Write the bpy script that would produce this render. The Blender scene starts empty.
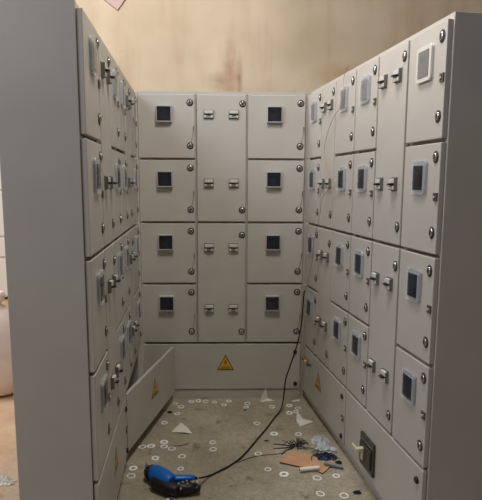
import bpy, bmesh, math, random
from mathutils import Vector, Matrix, noise
random.seed(7)
col = bpy.context.scene.collection
PI = math.pi
sc = bpy.context.scene

# ---------------------------------------------------------------- materials
def lin(c):
    return tuple(((v/255)/12.92 if v/255 <= .04045 else ((v/255+.055)/1.055)**2.4) for v in c) + (1,)
def mat(name, rgb, rough=.5, metal=0, spec=.5, bump=0, bscale=200, var=0, vscale=8, alpha=None):
    m = bpy.data.materials.new(name); m.use_nodes = True
    nt = m.node_tree; b = nt.nodes['Principled BSDF']
    c = lin(rgb)
    b.inputs['Base Color'].default_value = c
    b.inputs['Roughness'].default_value = rough
    b.inputs['Metallic'].default_value = metal
    b.inputs['Specular IOR Level'].default_value = spec
    if bump or var:
        tc = nt.nodes.new('ShaderNodeTexCoord')
        if bump:
            n = nt.nodes.new('ShaderNodeTexNoise'); n.inputs['Scale'].default_value = bscale
            bp = nt.nodes.new('ShaderNodeBump'); bp.inputs['Strength'].default_value = bump; bp.inputs['Distance'].default_value = .002
            nt.links.new(tc.outputs['Object'], n.inputs['Vector']); nt.links.new(n.outputs['Fac'], bp.inputs['Height'])
            nt.links.new(bp.outputs['Normal'], b.inputs['Normal'])
        if var:
            n = nt.nodes.new('ShaderNodeTexNoise'); n.inputs['Scale'].default_value = vscale; n.inputs['Detail'].default_value = 5
            r = nt.nodes.new('ShaderNodeValToRGB')
            r.color_ramp.elements[0].position = .3; r.color_ramp.elements[1].position = .7
            r.color_ramp.elements[0].color = tuple(x*(1-var) for x in c[:3])+(1,); r.color_ramp.elements[1].color = tuple(min(1, x*(1+var)) for x in c[:3])+(1,)
            nt.links.new(tc.outputs['Object'], n.inputs['Vector']); nt.links.new(n.outputs['Fac'], r.inputs['Fac'])
            nt.links.new(r.outputs['Color'], b.inputs['Base Color'])
    if alpha is not None:
        b.inputs['Alpha'].default_value = alpha
    return m
M = {}
M['paint'] = mat('grey_powder_coat', (188, 182, 173), .42, bump=.12, bscale=500, var=.05, vscale=3)
M['chrome'] = mat('lock_metal', (190, 188, 182), .25, .9)
M['lockring'] = mat('lock_ring_rubber', (52, 50, 46), .4)
M['black'] = mat('black_plastic', (22, 22, 24), .4)
M['frame'] = mat('clear_window_frame', (212, 210, 202), .25)
M['sqframe'] = mat('grey_window_frame', (176, 176, 172), .3)
M['film'] = mat('clear_plastic_cover', (222, 226, 232), .15, alpha=.34)
M['pane'] = mat('tinted_pane', (50, 50, 58), .10, alpha=.5)
M['paneclear'] = mat('clear_pane', (150, 150, 146), .12, alpha=.55)
M['meter'] = mat('meter_body', (96, 98, 106), .5)
M['meterdark'] = mat('window_recess', (62, 62, 70), .6)
M['breaker'] = mat('breaker_body', (205, 203, 196), .4)
M['bracket'] = mat('breaker_bracket', (120, 118, 112), .4, .4)
M['hasp'] = mat('hasp_metal', (116, 108, 98), .45, .5)
M['yellow'] = mat('warning_yellow', (205, 172, 45), .5)
M['orange'] = mat('bolt_red', (200, 60, 25), .5)
M['red'] = mat('lamp_red', (200, 35, 25), .25)
M['lampyellow'] = mat('lamp_yellow', (235, 190, 60), .25)
M['lampblue'] = mat('lamp_blue', (28, 32, 60), .25)
M['lever'] = mat('lever_cream', (205, 196, 165), .4)
M['dkplate'] = mat('dark_plate', (62, 58, 54), .35)
M['ring'] = mat('white_ring_plastic', (246, 246, 242), .5)
M['paper'] = mat('white_paper', (222, 220, 208), .8, bump=.3, bscale=60)
M['tube'] = mat('white_tube', (238, 234, 222), .5)
M['greytube'] = mat('grey_tube', (132, 134, 130), .5)
M['card'] = mat('brown_card', (196, 150, 116), .85, var=.12, vscale=14)
M['cardedge'] = mat('card_edge', (104, 58, 38), .9)
M['bag'] = mat('plastic_bag', (224, 230, 232), .2, alpha=.7)
M['bluebag'] = mat('dark_blue_bag', (40, 52, 72), .3)
M['blue'] = mat('tool_blue', (14, 100, 190), .35)
M['rubber'] = mat('tool_black', (18, 19, 22), .5)
M['steel'] = mat('tool_steel', (170, 170, 168), .3, .9)
M['cable'] = mat('black_cable', (30, 26, 24), .5)
M['copper'] = mat('copper_wire', (176, 128, 80), .4, .3)
M['sack'] = mat('woven_sack', (226, 208, 194), .8, bump=.5, bscale=90, var=.06, vscale=9)
M['board'] = mat('pink_board', (196, 172, 166), .8)
M['scrap'] = mat('dark_scrap', (42, 38, 34), .8)

def wall_mat():
    m = bpy.data.materials.new('stained_plaster'); m.use_nodes = True
    nt = m.node_tree; b = nt.nodes['Principled BSDF']; b.inputs['Roughness'].default_value = .9
    tc = nt.nodes.new('ShaderNodeTexCoord')
    def tex(scale, sx, sz, a, ca, bb, cb, detail=6):
        mp = nt.nodes.new('ShaderNodeMapping'); mp.inputs['Scale'].default_value = (sx, 1, sz)
        nt.links.new(tc.outputs['Object'], mp.inputs['Vector'])
        n = nt.nodes.new('ShaderNodeTexNoise'); n.inputs['Scale'].default_value = scale; n.inputs['Detail'].default_value = detail
        nt.links.new(mp.outputs['Vector'], n.inputs['Vector'])
        r = nt.nodes.new('ShaderNodeValToRGB'); r.color_ramp.elements[0].position = a; r.color_ramp.elements[1].position = bb
        r.color_ramp.elements[0].color = ca; r.color_ramp.elements[1].color = cb
        nt.links.new(n.outputs['Fac'], r.inputs['Fac']); return r.outputs['Color']
    base = tex(.9, 1, 1, .3, lin((190, 173, 148)), .7, lin((216, 202, 180)))
    drips = tex(1.6, 2.6, .35, .50, (1, 1, 1, 1), .80, lin((236, 222, 210)))
    spots = tex(7, 1, 1, .68, (1, 1, 1, 1), .78, lin((215, 190, 165)), 8)
    col_ = base
    for o in (drips, spots):
        mx = nt.nodes.new('ShaderNodeMixRGB'); mx.blend_type = 'MULTIPLY'; mx.inputs['Fac'].default_value = 1
        nt.links.new(col_, mx.inputs['Color1']); nt.links.new(o, mx.inputs['Color2']); col_ = mx.outputs['Color']
    for (px, pz, sx, sz, c3) in ((-.16, 2.95, .12, .55, (176, 144, 120)), (-.03, 2.90, .06, .40, (160, 124, 102)), (-.3, 2.85, .25, .15, (176, 150, 124)), (1.35, 2.95, .5, .2, (186, 160, 120))):
        mp = nt.nodes.new('ShaderNodeMapping'); mp.inputs['Location'].default_value = (-px/sx, 0, -pz/sz); mp.inputs['Scale'].default_value = (1/sx, 0, 1/sz)
        nt.links.new(tc.outputs['Object'], mp.inputs['Vector'])
        g = nt.nodes.new('ShaderNodeTexGradient'); g.gradient_type = 'SPHERICAL'; nt.links.new(mp.outputs['Vector'], g.inputs['Vector'])
        n = nt.nodes.new('ShaderNodeTexNoise'); n.inputs['Scale'].default_value = 9; n.inputs['Detail'].default_value = 6
        nt.links.new(tc.outputs['Object'], n.inputs['Vector'])
        ml = nt.nodes.new('ShaderNodeMath'); ml.operation = 'MULTIPLY'; nt.links.new(g.outputs['Fac'], ml.inputs[0]); nt.links.new(n.outputs['Fac'], ml.inputs[1])
        m2 = nt.nodes.new('ShaderNodeMath'); m2.operation = 'MULTIPLY'; m2.use_clamp = True; m2.inputs[1].default_value = 1.6; nt.links.new(ml.outputs[0], m2.inputs[0])
        mx = nt.nodes.new('ShaderNodeMixRGB'); nt.links.new(m2.outputs[0], mx.inputs['Fac']); nt.links.new(col_, mx.inputs['Color1']); mx.inputs['Color2'].default_value = lin(c3)
        col_ = mx.outputs['Color']
    nt.links.new(col_, b.inputs['Base Color'])
    return m
M['wall'] = wall_mat()

def floor_mat():
    m = bpy.data.materials.new('dusty_concrete'); m.use_nodes = True
    nt = m.node_tree; b = nt.nodes['Principled BSDF']; b.inputs['Roughness'].default_value = .85
    tc = nt.nodes.new('ShaderNodeTexCoord')
    def nz(scale, detail=6, rough=.6):
        n = nt.nodes.new('ShaderNodeTexNoise'); n.inputs['Scale'].default_value = scale; n.inputs['Detail'].default_value = detail
        n.inputs['Roughness'].default_value = rough
        nt.links.new(tc.outputs['Object'], n.inputs['Vector']); return n.outputs['Fac']
    def ramp(f, a, ca, bb, cb):
        r = nt.nodes.new('ShaderNodeValToRGB'); r.color_ramp.elements[0].position = a; r.color_ramp.elements[1].position = bb
        r.color_ramp.elements[0].color = ca; r.color_ramp.elements[1].color = cb
        nt.links.new(f, r.inputs['Fac']); return r.outputs['Color']
    def mix(c1, c2, fac=1, mode='MULTIPLY', f=None):
        mx = nt.nodes.new('ShaderNodeMixRGB'); mx.blend_type = mode; mx.inputs['Fac'].default_value = fac
        if f is not None: nt.links.new(f, mx.inputs['Fac'])
        nt.links.new(c1, mx.inputs['Color1']); nt.links.new(c2, mx.inputs['Color2']); return mx.outputs['Color']
    c = ramp(nz(2.2), .3, lin((146, 136, 117)), .7, lin((188, 177, 156)))
    c = mix(c, ramp(nz(40, 8, .8), .3, lin((205, 200, 195)), .6, (1, 1, 1, 1)))
    c = mix(c, ramp(nz(9, 4), .60, (1, 1, 1, 1), .74, lin((175, 150, 132))))
    sand = ramp(nz(5), .3, lin((188, 152, 118)), .7, lin((212, 182, 150)))
    sx = nt.nodes.new('ShaderNodeSeparateXYZ'); nt.links.new(tc.outputs['Object'], sx.inputs['Vector'])
    mr = nt.nodes.new('ShaderNodeMapRange'); mr.inputs['From Min'].default_value = -.95; mr.inputs['From Max'].default_value = -1.35
    nt.links.new(sx.outputs['X'], mr.inputs['Value'])
    c = mix(c, sand, mode='MIX', f=mr.outputs['Result'])
    nt.links.new(c, b.inputs['Base Color'])
    bp = nt.nodes.new('ShaderNodeBump'); bp.inputs['Strength'].default_value = .5; bp.inputs['Distance'].default_value = .004
    nt.links.new(nz(60, 8, .7), bp.inputs['Height']); nt.links.new(bp.outputs['Normal'], b.inputs['Normal'])
    return m
M['floor'] = floor_mat()

# ---------------------------------------------------------------- mesh helpers
class MB:
    def __init__(s): s.bm = bmesh.new(); s.mats = []
    def _mi(s, m):
        if m not in s.mats: s.mats.append(m)
        return s.mats.index(m)
    def box(s, x0, x1, y0, y1, z0, z1, m, bev=0, mtx=None):
        r = bmesh.ops.create_cube(s.bm, size=1)
        T = Matrix.Translation(((x0+x1)/2, (y0+y1)/2, (z0+z1)/2)) @ Matrix.Diagonal((abs(x1-x0), abs(y1-y0), abs(z1-z0), 1))
        bmesh.ops.transform(s.bm, matrix=T, verts=r['verts'])
        fs = set(f for v in r['verts'] for f in v.link_faces); i = s._mi(m)
        for f in fs: f.material_index = i
        vs = list(r['verts'])
        if bev:
            es = list(set(e for v in r['verts'] for e in v.link_edges))
            q = bmesh.ops.bevel(s.bm, geom=es, offset=bev, segments=2, affect='EDGES', profile=.5)
            vs = list(set(vs + q['verts'])); vs = [v for v in vs if v.is_valid]
            for f in q['faces']: f.material_index = i
        if mtx is not None: bmesh.ops.transform(s.bm, matrix=mtx, verts=vs)
        return s
    def lathe(s, prof, a, b, m, seg=20, squash=1, up=Vector((0, 0, 1)), smooth=True):
        """profile [(t, r)] revolved round the axis from a to b"""
        a, b = Vector(a), Vector(b); ax = (b-a); d = ax.normalized()
        u = up - d*up.dot(d)
        if u.length < 1e-4: u = Vector((1, 0, 0)) - d*d.x
        u.normalize(); w = d.cross(u); i = s._mi(m); rings = []
        for t, r in prof:
            c = a + ax*t
            rings.append([s.bm.verts.new(c + (w*math.cos(2*PI*k/seg) + u*math.sin(2*PI*k/seg)*squash)*max(r, 1e-5)) for k in range(seg)])
        for q in range(len(rings)-1):
            for k in range(seg):
                f = s.bm.faces.new((rings[q][k], rings[q][(k+1) % seg], rings[q+1][(k+1) % seg], rings[q+1][k])); f.material_index = i; f.smooth = smooth
        for rg in (rings[0], rings[-1]):
            f = s.bm.faces.new(rg); f.material_index = i
        return s
    def tube(s, pts, r, m, seg=8):
        pts = [Vector(p) for p in pts]; i = s._mi(m); rings = []
        for k, p in enumerate(pts):
            d = (pts[min(k+1, len(pts)-1)] - pts[max(k-1, 0)]).normalized()
            u = Vector((0, 0, 1)) - d*d.z
            if u.length < .05: u = Vector((1, 0, 0)) - d*d.x
            u.normalize(); w = d.cross(u)
            rings.append([s.bm.verts.new(p + (w*math.cos(2*PI*j/seg)+u*math.sin(2*PI*j/seg))*r) for j in range(seg)])
        for q in range(len(rings)-1):
            for j in range(seg):
                f = s.bm.faces.new((rings[q][j], rings[q][(j+1) % seg], rings[q+1][(j+1) % seg], rings[q+1][j])); f.material_index = i; f.smooth = True
        s.bm.faces.new(rings[0]).material_index = i; s.bm.faces.new(rings[-1]).material_index = i
        return s
    def prism(s, pts, y0, y1, m):
        """polygon in x,z extruded along y"""
        i = s._mi(m)
        A = [s.bm.verts.new((x, y0, z)) for x, z in pts]; B = [s.bm.verts.new((x, y1, z)) for x, z in pts]
        fs = [s.bm.faces.new(A), s.bm.faces.new(B[::-1])]
        n = len(pts)
        for k in range(n): fs.append(s.bm.faces.new((A[k], B[k], B[(k+1) % n], A[(k+1) % n])))
        for f in fs: f.material_index = i
        return s
    def mesh(s, name):
        bmesh.ops.recalc_face_normals(s.bm, faces=s.bm.faces)
        me = bpy.data.meshes.new(name); s.bm.to_mesh(me); s.bm.free()
        for m in s.mats: me.materials.append(M[m])
        return me
def obj(name, me, parent=None, loc=(0, 0, 0), rz=0):
    if isinstance(me, MB): me = me.mesh(name)
    o = bpy.data.objects.new(name, me); col.objects.link(o)
    o.location = loc; o.rotation_euler = (0, 0, rz)
    if parent: o.parent = parent
    return o
def tag(o, label, cat, group=None, kind=None):
    o['label'] = label; o['category'] = cat
    if group: o['group'] = group
    if kind: o['kind'] = kind
    return o
def smooth_path(pts, n=6):
    pts = [Vector(p) for p in pts]; P = [pts[0]] + pts + [pts[-1]]; out = []
    for k in range(1, len(P)-2):
        p0, p1, p2, p3 = P[k-1:k+3]
        for j in range(n):
            t = j/n
            out.append(.5*((2*p1)+(p2-p0)*t+(2*p0-5*p1+4*p2-p3)*t*t+(3*p1-p0-3*p2+p3)*t**3))
    out.append(pts[-1]); return out

# ---------------------------------------------------------------- setting
f = obj('floor', MB().box(-6, 5, -3, 7.0, -.1, 0, 'floor')); f['kind'] = 'structure'
w = obj('wall_back', MB().box(-6, 5, 7.0, 7.2, -.1, 5.2, 'wall')); w['kind'] = 'structure'
w = obj('wall_right', MB().box(4.8, 5, -3, 7.0, 0, 5.2, 'wall')); w['kind'] = 'structure'

# ---------------------------------------------------------------- cabinet hardware meshes (door-local: face at y=0, front is -y)
def lock_mesh():
    b = MB()
    b.lathe([(0, .0225), (.6, .0225), (.8, .021), (1, .017)], (0, 0, 0), (0, -.004, 0), 'lockring', 24)
    b.lathe([(0, .0155), (.6, .0155), (1, .011)], (0, -.003, 0), (0, -.008, 0), 'chrome', 24)
    b.box(-.0022, .0022, -.0092, -.0075, -.008, .008, 'black')
    return b.mesh('lock')
def hasp_mesh():
    b = MB()
    b.box(-.0150, .0150, -.006, 0, .009, .015, 'hasp').box(-.0150, .0150, -.006, 0, -.015, -.009, 'hasp')
    b.box(-.0150, -.008, -.006, 0, -.009, .009, 'hasp').box(.008, .0150, -.006, 0, -.009, .009, 'hasp')
    b.box(-.008, .008, -.002, 0, -.009, .009, 'black').box(-.0045, .0045, -.010, -.002, -.0045, .0045, 'breaker')
    return b.mesh('hasp')
def rrect(w, h, r, n=5):
    pts = []
    for cx, cz, a0 in ((w/2-r, h/2-r, 0), (-w/2+r, h/2-r, 90), (-w/2+r, -h/2+r, 180), (w/2-r, -h/2+r, 270)):
        for k in range(n+1):
            a = math.radians(a0+90*k/n); pts.append((cx+r*math.cos(a), cz+r*math.sin(a)))
    return pts
def frame_mesh(W, H, w, h, prot, r, m):
    """window surround with an opening w x h"""
    b = MB(); i = b._mi(m); o = rrect(W, H, r); n = rrect(w, h, .003)
    loops = [[(x, 0, z) for x, z in o], [(x, -prot+.003, z) for x, z in o], [(x*.97, -prot, z*.97) for x, z in o], [(x, -prot, z) for x, z in n], [(x, 0, z) for x, z in n]]
    V = [[b.bm.verts.new(p) for p in L] for L in loops]; N = len(o)
    for q in range(len(V)):
        A, B = V[q], V[(q+1) % len(V)]
        for k in range(N):
            b.bm.faces.new((A[k], A[(k+1) % N], B[(k+1) % N], B[k])).material_index = i
    return b.mesh('window_frame')
def breaker_mesh():
    b = MB()   # bracket with open front, breaker nose inside
    b.box(-.032, .032, -.004, 0, -.030, .028, 'bracket', .001)
    b.box(-.032, -.029, -.016, -.003, -.026, .024, 'bracket').box(.029, .032, -.016, -.003, -.026, .024, 'bracket')
    b.box(-.0285, .0285, -.018, -.004, .002, .022, 'breaker', .002)
    b.box(-.0285, .0285, -.016, -.004, -.024, -.008, 'breaker', .001)
    b.box(-.0285, .0285, -.010, -.004, -.008, .002, 'black')
    return b.mesh('breaker_housing')
def toggle_mesh():
    b = MB(); b.box(-.015, .015, -.032, -.009, -.006, .001, 'black', .002); return b.mesh('breaker_toggle')
def knob_mesh():
    b = MB(); b.lathe([(0, .014), (.7, .0135), (1, .009)], (0, 0, 0), (0, -.010, 0), 'black', 16); return b.mesh('knob')
LOCK, HASP, BRK, TOG, KNOB = lock_mesh(), hasp_mesh(), breaker_mesh(), toggle_mesh(), knob_mesh()
STYLE = {
 'hazed': dict(fr=frame_mesh(.106, .130, .070, .092, .012, .014, 'film'), w=.070, h=.092, pane='paneclear', prot=.0135),
 'square': dict(fr=frame_mesh(.101, .106, .089, .091, .030, .004, 'sqframe'), w=.089, h=.091, pane='pane', prot=.028),
 'narrow': dict(fr=frame_mesh(.106, .130, .070, .092, .012, .014, 'film'), w=.070, h=.092, pane='pane', prot=.0135),
 'white':  dict(fr=frame_mesh(.106, .130, .076, .098, .012, .014, 'frame'), w=.074, h=.096, pane='paneclear', prot=.0135),
}
for k, s in STYLE.items():
    s['pane_me'] = MB().box(-s['w']/2, s['w']/2, -s['prot'], -s['prot']+.002, -s['h']/2, s['h']/2, s['pane']).mesh('window_pane')
    b = MB().box(-s['w']/2+.001, s['w']/2-.001, -.003, -.0005, -s['h']/2+.001, s['h']/2-.001, 'meterdark')
    b.box(-s['w']*.38, s['w']*.18, -.011, -.003, -s['h']*.42, s['h']*.42, 'meter', .002)
    b.box(-s['w']*.30, s['w']*.10, -.0125, -.011, s['h']*.08, s['h']*.30, 'meterdark')
    s['meter_me'] = b.mesh('electricity_meter')

def warning_sign():
    b = MB(); h = .112; w = .060
    tri = lambda k, c: [(-w*k, -h*.42*k+c), (w*k, -h*.42*k+c), (0, h*.58*k+c)]
    b.prism(tri(1, 0), -.0012, 0, 'black'); b.prism(tri(.84, 0), -.002, -.0012, 'yellow')
    b.prism([(.007, .040), (-.014, .004), (-.002, .006), (-.007, -.016), (.015, .014), (.003, .013)], -.0028, -.002, 'orange')
    for z, n in ((-.0235, 7), (-.032, 9)):
        for k in range(n):
            x = (k-(n-1)/2)*.0078
            b.box(x-.003, x+.003, -.0026, -.002, z-.0022, z+.0022, 'black')
    return b.mesh('warning_sign')
SIGN = warning_sign()

ZT, HR = 2.08, .42
G = .007
def door(parent, x0, x1, z0, z1, name='door'):
    me = MB().box(G, x1-x0-G, 0, .021, z0-z0+G, z1-z0-G, 'paint', .003)
    return obj(name, me, parent, (x0, 0, z0))
def hw(name, me, d, loc, style):
    o = obj(name, me, d, loc)
    if style != 'square': o.scale = (.80, 1, 1)
    return o
def meter_door(parent, x0, x1, z0, style, hasp_style):
    d = door(parent, x0, x1, z0, z0+HR); W = x1-x0
    s = STYLE[style]; cx = W*(.46 if style == 'square' else .50); cz = HR*.685
    fr = obj('window_frame', s['fr'], d, (cx, 0, cz))
    obj('window_pane', s['pane_me'], d, (cx, 0, cz)); obj('electricity_meter', s['meter_me'], d, (cx, 0, cz))
    lx = W-.038 if style == 'square' else W-.036
    for zf in (.862, .205): hw('lock', LOCK, d, (lx, 0, HR*zf), style)
    if style == 'square':
        b = MB().box(-.002, .002, -.012, 0, -.015, .015, 'hasp')
        b.tube([(0, -.008, .0), (-.006, -.008, -.05), (-.016, -.010, -.090)], .0012, 'hasp', 5)
        obj('hasp', b, d, (W-.016, 0, HR*.47))
    else: hw('hasp', HASP, d, (W-.022, 0, HR*.52), style)
    return d
def tall_door(parent, x0, x1, z0, which, style):
    H = 2*HR; d = door(parent, x0, x1, z0, z0+H); W = x1-x0
    zf = (.845, .315) if which == 'top' else (.80, .30)
    for z in zf:
        for fx in (.25, .74):
            hw('breaker_housing', BRK, d, (W*fx, 0, H*z), style); hw('breaker_toggle', TOG, d, (W*fx, 0, H*z), style)
    for z in ((.925, .10) if which == 'top' else (.90, .10)): hw('lock', LOCK, d, (W-.03, 0, H*z), style)
    return d

def cabinet(origin, ang, cols, label, style, D=.285, open_base=None, base=None):
    t = bpy.data.objects.new('meter_cabinet', None); col.objects.link(t)
    t.location = (origin[0], origin[1], 0); t.rotation_euler = (0, 0, ang)
    tag(t, label, 'electrical cabinet', 'meter cabinets of the U-shaped switchboard')
    W = cols[-1]; e = .0012
    b = MB(); zb = .40
    b.box(.003, W-.003, .030, D-.003, zb, ZT+.012, 'paint')        # meter compartment
    b.box(.003, W-.003, .024, D-.002, ZT-.004, ZT+.016, 'paint')
    # base compartment as a hollow box of sheet panels
    b.box(e, .020, .022, D, .065, ZT+.016, 'paint', .002); b.box(W-.020, W-e, .022, D, .065, ZT+.016, 'paint', .002)
    b.box(.020, W-.020, D-.015, D, .065, zb, 'paint'); b.box(.020, W-.020, .022, D-.015, .065, .08, 'paint')
    obj('body', b, t)
    if style == 'square':
        obj('corner_strip', MB().box(-.12, -.001, .026, .036, 0, ZT+.010, 'paint'), t)
        obj('corner_strip', MB().box(W+.001, W+.022, .026, .036, 0, ZT+.010, 'paint'), t)
    obj('plinth', MB().box(.004, W-.004, .008 if style == 'square' else .026, D-.01, 0, .063, 'paint', .002), t)
    for i in range(3):
        x0, x1 = cols[i], cols[i+1]
        if i == 1:
            tall_door(t, x0, x1, ZT-2*HR, 'top', style); tall_door(t, x0, x1, ZT-4*HR, 'low', style)
        else:
            for r in range(4):
                st = style
                if style == 'side': st = 'white' if (r == 0 and i == 2 and base == 'breaker') else ('hazed' if r == 0 else 'narrow')
                meter_door(t, x0, x1, ZT-(r+1)*HR, st, None)
    bd = obj('base_door', MB().box(G, W-G, 0, .019, .066, zb-G, 'paint', .003), t)
    if open_base: bd.rotation_euler = (0, 0, -open_base); bd.location = (.004, 0, 0)
    def knob(x, z): obj('knob', KNOB, bd, (x, 0, z))
    if not open_base: knob(W-.045, .335); knob(W-.040, .105)
    if base != 'breaker': obj('warning_sign', SIGN, bd, (W*(.52 if base != 'lamps' else .43), 0, .252))
    if style != 'square' and not open_base: obj('hasp', HASP, bd, (W-.03, 0, .215))
    if open_base: bd['label'] = 'base door swung open into the aisle'
    if base == 'lamps':
        for m, x, n in (('red', .035, 'red'), ('lampyellow', .085, 'yellow'), ('lampblue', .150, 'dark blue')):
            b = MB().lathe([(0, .014), (.5, .014), (1, .012)], (0, 0, 0), (0, -.012, 0), 'bracket', 16)
            b.lathe([(0, .011), (.6, .011), (1, .007)], (0, -.012, 0), (0, -.026, 0), m, 16)
            o = obj('indicator_lamp', b, bd, (x+.035, 0, .310)); o['label'] = n+' indicator lamp'
    if base == 'breaker':
        b = MB().box(-.075, .075, -.014, 0, -.085, .080, 'dkplate', .003)
        b.box(-.060, .060, -.024, -.014, -.060, .040, 'dkplate', .004).box(-.07, .07, -.017, -.014, .052, .058, 'bracket')
        obj('main_breaker', b, bd, (.315, 0, .200))
        b = MB().box(-.012, .012, -.060, -.024, -.010, .010, 'lever', .003)
        b.box(-.011, .011, -.034, -.024, -.052, .012, 'lever', .003)
        b.box(-.055, .008, -.062, -.052, -.009, .009, 'lever', .003)
        obj('breaker_lever', b, bd, (.300, 0, .215))
    return t

back_ang = math.atan2(3.3964-3.3692, .4199+.6679)
cabinet((-.680, 3.3690), back_ang, [0, .3805, .7165, 1.106],
        'grey meter cabinet facing the camera across the closed end of the aisle', 'square')
RA, RX, RY = .17518, .43456, 3.39967
def Rp(d): return (RX+math.sin(RA)*d, RY-math.cos(RA)*d)
LA, LX, LY = -.0987, -.6819, 3.337
def Lp(d): return (LX-math.sin(LA)*d, LY-math.cos(LA)*d)
rang = math.atan2(-math.cos(RA), math.sin(RA))
cabinet(Rp(0), rang, [0, .284, .511, .7955], 'far right-hand grey meter cabinet with red and yellow lamps on its closed base door', 'side', base='lamps')
cabinet(Rp(.7955), rang, [0, .258, .530, .805], 'near right-hand grey meter cabinet with a dark main breaker on its base door', 'side', base='breaker')
lang = math.atan2(math.cos(LA), math.sin(LA))
cabinet(Lp(1.614), lang, [0, .290, .551, .803], 'near left-hand grey meter cabinet showing its tall blank side to the camera', 'side', base='near')
cabinet(Lp(.811), lang, [0, .262, .480, .811], 'far left-hand grey meter cabinet with its base door hanging open', 'side', open_base=math.radians(16.3), base='plain')

# ---------------------------------------------------------------- cable, wires
cb = [(0.4235, 3.27, 0.80), (0.416, 3.26, 0.765), (0.405, 3.25, 0.591), (0.376, 3.24, 0.437), (0.33, 3.22, 0.298), (0.3, 3.2, 0.209), (0.289, 3.195, 0.10), (.274, 3.165, .035), (.248, 3.13, .008), (0.225, 3.085, 0.006), (0.165, 2.937, 0.006), (0.097, 2.79, 0.006), (0.02, 2.625, 0.006), (-0.049, 2.524, 0.006), (-0.143, 2.434, 0.006), (-0.168, 2.405, 0.014), (-0.186, 2.368, 0.030), (-0.202, 2.342, 0.043)]
tag(obj('power_cable', MB().tube(smooth_path(cb), .0048, 'cable')), 'thick black power cable hanging by the right corner and trailing to the blue tool', 'cable')
cw = [(.552, 2.79, 2.100), (.560, 2.73, 2.112), (.546, 2.70, 2.106), (.533, 2.724, 2.05), (0.534, 2.729, 1.934), (0.507, 2.884, 1.856), (0.488, 2.989, 1.743), (0.486, 3.0, 1.664), (0.493, 2.96, 1.593), (0.508, 2.874, 1.535), (.518, 2.80, 1.49), (0.495, 2.93, 1.46), (0.478, 3.0, 1.41), (0.474, 3.029, 1.328), (0.465, 3.077, 1.233), (0.456, 3.128, 1.153), (0.454, 3.14, 1.05), (0.438, 3.21, 0.892), (0.428, 3.26, 0.833), (0.4235, 3.27, 0.80)]
tag(obj('copper_wire', MB().tube(smooth_path(cw), .0016, 'copper', 6)), 'thin copper-coloured wire hanging down the front of the far right cabinet', 'wire')
th = [(-0.049, 2.540, 0.002), (0.0, 2.566, 0.002), (0.055, 2.601, 0.002), (0.122, 2.628, 0.002), (0.195, 2.639, 0.002), (0.253, 2.655, 0.002)]
tag(obj('floor_wire', MB().tube(smooth_path(th), .0018, 'cable', 6)), 'thin dark wire curving over the floor from the cable toward the wire scraps', 'wire')
tag(obj('floor_wire', MB().tube(smooth_path([(-.40, 2.722, .002), (-.35, 2.728, .002), (-.30, 2.752, .002)]), .0018, 'cable', 6)), 'short thin dark wire lying right of the ring cluster near the open door', 'wire')

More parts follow.
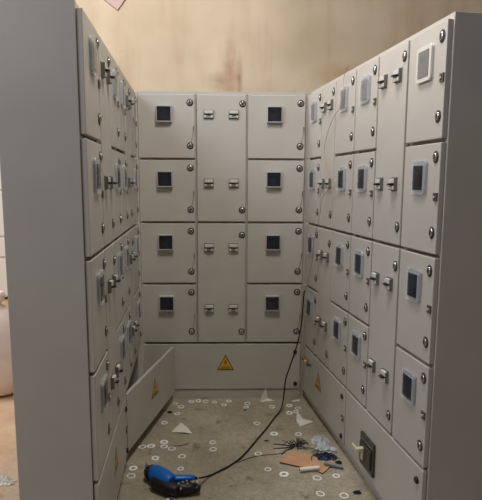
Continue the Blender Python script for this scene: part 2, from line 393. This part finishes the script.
# ---------------------------------------------------------------- rings on the floor
def ring_mesh(ro, ri):
    b = MB(); n = 20; i = b._mi('ring'); L = []
    for r, z in ((ro, 0), (ro, .003), ((ro+ri)/2, .0045), (ri, .003), (ri, 0)):
        L.append([b.bm.verts.new((r*math.cos(2*PI*k/n), r*math.sin(2*PI*k/n), z)) for k in range(n)])
    for q in range(5):
        for k in range(n): b.bm.faces.new((L[q][k], L[q][(k+1) % n], L[(q+1) % 5][(k+1) % n], L[(q+1) % 5][k])).material_index = i
    return b.mesh('plastic_ring')
RM = [ring_mesh(.0215, .0145), ring_mesh(.019, .0125), ring_mesh(.0225, .0165)]
RB = ring_mesh(.024, .0115)
RINGS = [
 (-.446, 3.285, 'nearest the free edge of the open base door'),
 (-.401, 3.236, 'just right of the open base door tip'),
 (-.415, 3.132, 'alone behind the left paper scrap'),
 (-.478, 3.005, 'close against the middle of the open base door'),
 (-.444, 2.768, 'topmost of the cluster in front of the left paper scrap', 'B'),
 (-.513, 2.722, 'thick one, in the left of the cluster beside the open base door', 'B'),
 (-.562, 2.711, 'leftmost of the cluster beside the open base door'),
 (-.437, 2.716, 'in the middle of the cluster below the left paper scrap'),
 (-.390, 2.694, 'rightmost of the cluster below the left paper scrap'),
 (-.466, 2.593, 'behind the blue end of the tool, alone between cluster and tool', 'B'),
 (-.322, 2.612, 'by itself behind the handle of the blue tool'),
 (-.339, 3.318, 'leftmost of those in a line along the back cabinet plinth'),
 (-.292, 3.330, 'second from the left along the back cabinet plinth'),
 (-.240, 3.322, 'third from the left along the back cabinet plinth'),
 (-.179, 3.309, 'fourth from the left along the back cabinet plinth'),
 (-.080, 3.328, 'left of the mid-plinth, touching distance from the back cabinet'),
 (-.112, 3.268, 'slightly forward of the back plinth, left of the middle'),
 (.048, 3.290, 'rear one of the pair in front of the back cabinet middle'),
 (.040, 3.236, 'front one of the pair in front of the back cabinet middle'),
 (.105, 3.003, 'alone at mid-aisle, left of the hanging cable foot'),
 (-.159, 2.766, 'rear one of the two in the middle of the bare floor'),
 (-.154, 2.688, 'front one of the two in the middle of the bare floor'),
 (.333, 3.262, 'rear left of the heap in the right back corner', 'B'),
 (.388, 3.221, 'rear right of the heap in the right back corner'),
 (.324, 3.150, 'frontmost of the heap in the right back corner', 'B'),
 (.368, 3.172, 'right front of the heap in the right back corner'),
 (.215, 3.242, 'left of where the cable meets the floor'),
 (.205, 2.870, 'right beside the black cable at mid-aisle', 'B'),
 (.351, 2.869, 'between the right paper scrap and the wire scraps'),
 (.101, 2.644, 'lying against the thin wire left of the wire scraps'),
 (.148, 2.489, 'left of the two in front of the brown cardboard corner'),
 (.229, 2.445, 'right of the two in front of the brown cardboard corner', 'B'),
 (.397, 2.412, 'in front of the white tube, closest to it'),
 (.499, 2.432, 'in front of the grey tube'),
 (.393, 2.280, 'alone in front, below the white tube near the bottom edge'),
 (.506, 2.266, 'near the right base door beside the dark scrap'),
 (.448, 2.425, 'between the ones in front of the two tubes'),
 (-.315, 2.490, 'just behind the handle of the blue tool'),
 (-.330, 2.225, 'in front of the blue tool at the bottom edge', 'B'),
 (-.567, 2.494, 'at the foot of the open door hinge, rear one of two', 'B'),
 (-.563, 2.424, 'at the foot of the open door hinge, front one of two'),
]
RINGS = [r for r in RINGS if not r[2].startswith('between the ones')]
for r in RINGS:
    me = RB if len(r) > 3 else random.choice(RM)
    o = obj('plastic_ring', me, None, (r[0], r[1], .0005), random.uniform(0, 6))
    o.scale = (random.uniform(.95, 1.08), random.uniform(.85, 1.0), 1)
    tag(o, 'white plastic ring ' + r[2], 'ring', 'white plastic rings scattered on the floor')

# ---------------------------------------------------------------- paper, bags, cardboard
def sheet(name, P, hs, m, label, cat, group=None, th=.0015):
    """folded scrap: polygon fan with own heights, given thickness"""
    b = MB(); i = b._mi(m)
    cx = sum(p[0] for p in P)/len(P); cy = sum(p[1] for p in P)/len(P); n = len(P)
    top = [b.bm.verts.new((x-cx, y-cy, h+th)) for (x, y), h in zip(P, hs)]; bot = [b.bm.verts.new((x-cx, y-cy, h)) for (x, y), h in zip(P, hs)]
    for k in range(1, n-1):
        b.bm.faces.new((top[0], top[k], top[k+1])); b.bm.faces.new((bot[0], bot[k+1], bot[k]))
    for k in range(n): b.bm.faces.new((top[k], bot[k], bot[(k+1) % n], top[(k+1) % n]))
    return tag(obj(name, b, None, (cx, cy, .0005)), label, cat, group)
GS = 'torn paper scraps on the floor'
sheet('paper_scrap', [(-.42, 2.888), (-.34, 2.862), (-.288, 2.868), (-.325, 2.925), (-.372, 2.985)], [0, .012, .0, .012, .012], 'paper', 'torn white paper scrap on the floor left of the aisle centre', 'paper', GS)
sheet('paper_scrap', [(.137, 3.318), (.237, 3.338), (.190, 3.352), (.178, 3.36), (.140, 3.34)], [0, .0, .012, .085, .010], 'paper', 'folded white paper scrap standing up against the back cabinet plinth', 'paper', GS)
sheet('paper_scrap', [(.356, 3.035), (.372, 2.962), (.466, 3.022), (.400, 3.045), (.366, 3.075)], [.004, 0, .004, .012, .050], 'paper', 'curled white paper scrap near the right base door', 'paper', GS)
sheet('paper_scrap', [(.36, 3.345), (.36, 3.325), (.415, 3.335), (.415, 3.355)], [0, 0, 0, .004], 'paper', 'thin flat paper strip in the right back corner', 'paper', GS)
def crumple(name, loc, sx, sy, sz, m, label, cat, seed, rz=0):
    b = MB(); i = b._mi(m); n = 22; V = []
    for lay in (0, 1):
        g = []
        for a in range(n):
            row = []
            for c in range(n):
                u, v = a/(n-1)*2-1, c/(n-1)*2-1
                r = max(abs(u), abs(v)); q = Vector((u*2.1+seed, v*2.1, seed))
                k = 1+.28*noise.noise(q*1.3+Vector((5, 0, 0)))
                z = abs(noise.noise(q*1.6))*1.5 + .5*abs(noise.noise(q*4))
                z = max(.02, z*(1-r**3)+.02)*sz
                row.append(b.bm.verts.new((u*sx*k*(1-.25*abs(v)), v*sy*k*(1-.2*abs(u)), z + (.002 if lay else 0))))
            g.append(row)
        V.append(g)
    for lay in (0, 1):
        for a in range(n-1):
            for c in range(n-1):
                fc = b.bm.faces.new((V[lay][a][c], V[lay][a+1][c], V[lay][a+1][c+1], V[lay][a][c+1])); fc.material_index = i
    bd = [(0, c) for c in range(n)] + [(a, n-1) for a in range(1, n)] + [(n-1, c) for c in range(n-2, -1, -1)] + [(a, 0) for a in range(n-2, 0, -1)]
    for k in range(len(bd)):
        p, q = bd[k], bd[(k+1) % len(bd)]
        b.bm.faces.new((V[0][p[0]][p[1]], V[0][q[0]][q[1]], V[1][q[0]][q[1]], V[1][p[0]][p[1]])).material_index = i
    return tag(obj(name, b, None, loc, rz), label, cat)
crumple('plastic_bag', (.472, 2.775, .001), .055, .055, .040, 'bag', 'crumpled clear plastic bag at the back of the scrap heap by the right base door', 'plastic bag', 3.1)
crumple('plastic_bag', (.490, 2.690, .001), .060, .034, .026, 'bag', 'pale flattened plastic bag in the middle of the scrap heap', 'plastic bag', 8.7, -.1)
crumple('plastic_bag', (.470, 2.612, .001), .068, .036, .026, 'bluebag', 'dark blue crumpled plastic bag between pale bag and grey tube', 'plastic bag', 12.4)
crumple('dark_scrap', (.535, 2.555, .001), .018, .014, .012, 'scrap', 'small dark scrap beside the grey tube end', 'scrap', 1.4)
crumple('dark_scrap', (.575, 2.290, .001), .020, .014, .012, 'scrap', 'small dark scrap against the right base door near the bottom edge', 'scrap', 2.4)
crumple('dark_scrap', (.155, 2.787, .001), .012, .006, .004, 'scrap', 'tiny dark fleck left of the black cable at mid-aisle', 'scrap', 5.4)
crumple('dark_scrap', (-.465, 3.150, .001), .016, .013, .010, 'scrap', 'small dark lump beside the tip of the open base door', 'scrap', 6.4)
crumple('dark_scrap', (.032, 3.190, .001), .010, .006, .004, 'scrap', 'tiny dark fleck in front of the ring pair at the back', 'scrap', 7.4)
def board(name, P, z, th, m, label, cat, tilt=0):
    cx = sum(p[0] for p in P)/len(P); cy = sum(p[1] for p in P)/len(P)
    b = MB(); n = len(P); i = b._mi(m); j = b._mi('cardedge')
    A = [b.bm.verts.new((x-cx, y-cy, z)) for x, y in P]; B = [b.bm.verts.new((x-cx, y-cy, z+th+tilt*(y-cy))) for x, y in P]
    b.bm.faces.new(A).material_index = j; b.bm.faces.new(B).material_index = i
    for k in range(n): b.bm.faces.new((A[k], B[k], B[(k+1) % n], A[(k+1) % n])).material_index = j
    return tag(obj(name, b, None, (cx, cy, 0)), label, cat)
board('cardboard_piece', [(.214, 2.550), (.293, 2.668), (.424, 2.603), (.424, 2.500), (.33, 2.503)], .001, .008, 'card', 'large flat brown cardboard piece on the floor in front of the wire scraps', 'cardboard')
board('cardboard_piece', [(.432, 2.448), (.405, 2.470), (.438, 2.545), (.497, 2.566), (.512, 2.52), (.475, 2.505)], .001, .006, 'card', 'small brown cardboard piece under the grey tube', 'cardboard')
def pipe(name, a, b_, r, m, label):
    b = MB(); b.lathe([(0, r), (.01, r), (.99, r), (1, r)], a, b_, m, 18)
    d = (Vector(b_)-Vector(a)).normalized()*.0006
    b.lathe([(0, r*.75), (1, r*.75)], Vector(a)-d, Vector(a)+d, 'black', 18)
    return tag(obj(name, b), label, 'tube')
pipe('plastic_tube', (.312, 2.462, .0185), (.418, 2.482, .0185), .010, 'tube', 'short bright white plastic tube on the front edge of the large cardboard')
pipe('plastic_tube', (.452, 2.528, .018), (.545, 2.497, .0115), .010, 'greytube', 'short grey plastic tube on the small cardboard by the right base door')
# frayed bundle of black wires and loose offcuts
b = MB(); random.seed(4)
for k in range(26):
    a = random.uniform(.1, PI*1.15) + (PI*.9 if k % 3 == 0 else 0); L = random.uniform(.04, .085); h = random.uniform(.01, .05)
    c = Vector((.325+random.uniform(-.012, .012), 2.722+random.uniform(-.01, .01), .006))
    e = c + Vector((math.cos(a)*L, math.sin(a)*L*.7, 0)); e.z = random.uniform(.003, .03)
    mid = (c+e)/2; mid.z = h
    b.tube(smooth_path([c, mid, e], 3), .0017, 'cable', 5)
tag(obj('wire_bundle', b), 'bristly tuft of cut black wires behind the large cardboard piece', 'wire scraps')
for P, lb in (([(.310, 2.722, .003), (.25, 2.74, .004), (.195, 2.748, .003)], 'rear one of two straight black wire offcuts pointing left from the tuft'),
              ([(.310, 2.712, .003), (.25, 2.705, .004), (.192, 2.700, .003)], 'front one of two straight black wire offcuts pointing left from the tuft'),
              ([(.300, 2.700, .003), (.255, 2.672, .006), (.230, 2.632, .003)], 'bent black wire offcut curving toward the left corner of the cardboard'),
              ([(.335, 2.700, .004), (.40, 2.690, .012), (.45, 2.655, .012), (.50, 2.648, .020), (.545, 2.655, .006)], 'long black wire offcut running from the tuft into the plastic bags'),
              ([(.345, 2.725, .004), (.370, 2.765, .005), (.395, 2.760, .003)], 'short black wire offcut pointing right from the tuft'),
              ([(.400, 2.640, .012), (.440, 2.660, .022), (.43, 2.62, .030), (.395, 2.60, .013), (.39, 2.56, .0125)], 'hooked black wire offcut lying over the cardboard right edge')):
    tag(obj('wire_offcut', MB().tube(smooth_path(P, 5), .0022, 'cable', 6)), lb, 'wire', 'black wire offcuts')
# ---------------------------------------------------------------- blue power tool
t = bpy.data.objects.new('power_tool', None); col.objects.link(t); t.location = (-.335, 2.305, 0)
tag(t, 'blue and black corded power tool lying on the floor', 'power tool')
def rel(p): return Vector(p) - Vector((-.34, 2.36, 0))
b = MB().lathe([(0, .024), (.08, .036), (.3, .045), (.65, .045), (.9, .040), (1, .032)], rel((-.462, 2.455, .046)), rel((-.335, 2.345, .048)), 'blue', 28, .95)
obj('motor_housing', b, t)
b = MB().lathe([(0, .008), (.2, .026), (.6, .038), (1, .040)], rel((-.487, 2.470, .042)), rel((-.445, 2.436, .044)), 'rubber', 28, .95)
for k in range(5):
    b.box(-.003, .003, -.030, .030, -.001, .001, 'steel', 0, Matrix.Translation(rel((-.478+.002*k, 2.46-.004*k, .072-.004*k))) @ Matrix.Rotation(.5, 4, 'Z'))
obj('end_cap', b, t)
b = MB().lathe([(0, .024), (.15, .036), (.5, .038), (.9, .034), (1, .028)], rel((-.440, 2.385, .036)), rel((-.300, 2.300, .038)), 'rubber', 24, .8)
obj('grip_sleeve', b, t)
b = MB().lathe([(0, .018), (.1, .021), (.8, .018), (1, .014)], rel((-.345, 2.372, .058)), rel((-.232, 2.388, .050)), 'blue', 20, .75)
obj('handle', b, t)
b = MB().lathe([(0, .026), (.3, .034), (.7, .030), (1, .018)], rel((-.325, 2.325, .034)), rel((-.215, 2.335, .032)), 'rubber', 20, .9)
b.lathe([(0, .012), (.5, .020), (1, .012)], rel((-.225, 2.31, .03)), rel((-.205, 2.35, .03)), 'rubber', 16)
obj('gear_head', b, t)
b = MB()
for x, y, z in ((-.305, 2.318, .066), (-.285, 2.328, .068), (-.262, 2.320, .064), (-.243, 2.338, .062), (-.292, 2.300, .052), (-.268, 2.340, .066)):
    b.lathe([(0, .006), (1, .005)], rel((x, y, z-.006)), rel((x+.004, y-.004, z+.001)), 'steel', 10)
b.tube([rel((-.225, 2.345, .060)), rel((-.212, 2.340, .055)), rel((-.205, 2.330, .045))], .005, 'steel')
obj('screw', b, t)
obj('trigger', MB().box(-.030, .030, -.006, .006, -.006, .006, 'rubber', .003, Matrix.Translation(rel((-.285, 2.362, .042))) @ Matrix.Rotation(.14, 4, 'Z')), t)
obj('cable_sleeve', MB().lathe([(0, .009), (1, .006)], rel((-.235, 2.387, .050)), rel((-.2165, 2.391, .046)), 'rubber', 12), t)

# ---------------------------------------------------------------- beyond the left run
t = bpy.data.objects.new('background_cabinet', None); col.objects.link(t); t.location = (-4.0, 6.30, 0)
tag(t, 'pale grey cabinet far behind on the left, beyond the white sack', 'electrical cabinet')
obj('body', MB().box(0, 1.6, .02, .45, .04, 2.0, 'frame', .004), t)
for i in range(2):
    for z0, z1 in ((.06, .53), (.565, .80), (.83, 1.38), (1.41, 1.98)):
        d = obj('door', MB().box(.012+.8*i, .788+.8*i, 0, .02, z0, z1, 'frame', .004), t)
        obj('lock', LOCK, d, (.73+.8*i, 0, (z0+z1)/2))
b = MB(); i = b._mi('sack'); n, mm = 28, 18; L = []
prof = [(0, .20), (.03, .27), (.15, .31), (.35, .31), (.52, .27), (.62, .20), (.66, .12), (.70, .06), (.76, .10), (.80, .085)]
for z, r in prof:
    L.append([b.bm.verts.new(Vector(((r*(1+.16*noise.noise(Vector((math.cos(2*PI*k/n)*1.8, math.sin(2*PI*k/n)*1.8, z*5)))))*math.cos(2*PI*k/n),
              (r*.8*(1+.16*noise.noise(Vector((math.cos(2*PI*k/n)*1.8, math.sin(2*PI*k/n)*1.8, z*5+3)))))*math.sin(2*PI*k/n), z*.9))) for k in range(n)])
for q in range(len(L)-1):
    for k in range(n):
        fc = b.bm.faces.new((L[q][k], L[q][(k+1) % n], L[q+1][(k+1) % n], L[q+1][k])); fc.smooth = True
b.bm.faces.new(L[0]); b.bm.faces.new(L[-1])
tag(obj('woven_sack', b, None, (-1.80, 3.55, 0)), 'white filled sack on the sandy floor left of the cabinets', 'sack')
crumple('paper_scrap', (-1.185, 2.37, .001), .05, .035, .03, 'paper', 'crumpled white scrap on the sandy floor outside the left cabinet', 'paper', 15.2)
t = obj('wall_board', MB().box(-.13, .13, 0, .02, -.13, .13, 'board', .003), None, (-1.66, 6.975, 3.93)); t.rotation_euler = (0, math.radians(38), 0)
tag(t, 'pinkish square board fixed askew high on the back wall', 'board')

# ---------------------------------------------------------------- light
def area(name, loc, target, size, energy, color, sy=None):
    l = bpy.data.lights.new(name, 'AREA'); l.energy = energy; l.color = color; l.size = size
    if sy: l.shape = 'RECTANGLE'; l.size_y = sy
    o = bpy.data.objects.new(name, l); col.objects.link(o); o.location = loc
    o.rotation_euler = (Vector(target)-Vector(loc)).to_track_quat('-Z', 'Y').to_euler(); return o
area('ceiling_lamp', (.03, 1.9, 3.45), (.05, 2.6, 0), .6, 37, (1, .97, .91))
area('side_daylight', (-5.2, 3.2, 3.2), (-1.5, 4.2, .8), 2.5, 160, (1, .95, .92))
area('wall_fill_light', (-1.6, 4.2, 5.2), (-.4, 6.9, 3.0), 1.2, 105, (1, .95, .89))  # added light with no visible fixture, brightens the upper left of the back wall
area('front_daylight', (-2.4, .1, 3.7), (-.7, 1.8, 2.0), 1.2, 64, (.82, .87, 1))
wd = bpy.data.worlds.new('world'); sc.world = wd; wd.use_nodes = True
wd.node_tree.nodes['Background'].inputs['Color'].default_value = (1, .96, .92, 1)
wd.node_tree.nodes['Background'].inputs['Strength'].default_value = .065

# ---------------------------------------------------------------- camera
cam = bpy.data.cameras.new('camera'); co = bpy.data.objects.new('camera', cam); col.objects.link(co)
cam.sensor_fit = 'HORIZONTAL'; cam.sensor_width = 36; cam.lens = 503.54/482*36
co.matrix_world = Matrix.Translation((0, 0, 1.5068)) @ Matrix.Rotation(PI/2-.13306, 4, 'X') @ Matrix.Rotation(.00442, 4, 'Z')
sc.camera = co
sc.view_settings.view_transform = 'Standard'; sc.view_settings.look = 'None'
sc.view_settings.exposure = 0; sc.view_settings.gamma = 1; sc.view_settings.use_curve_mapping = False
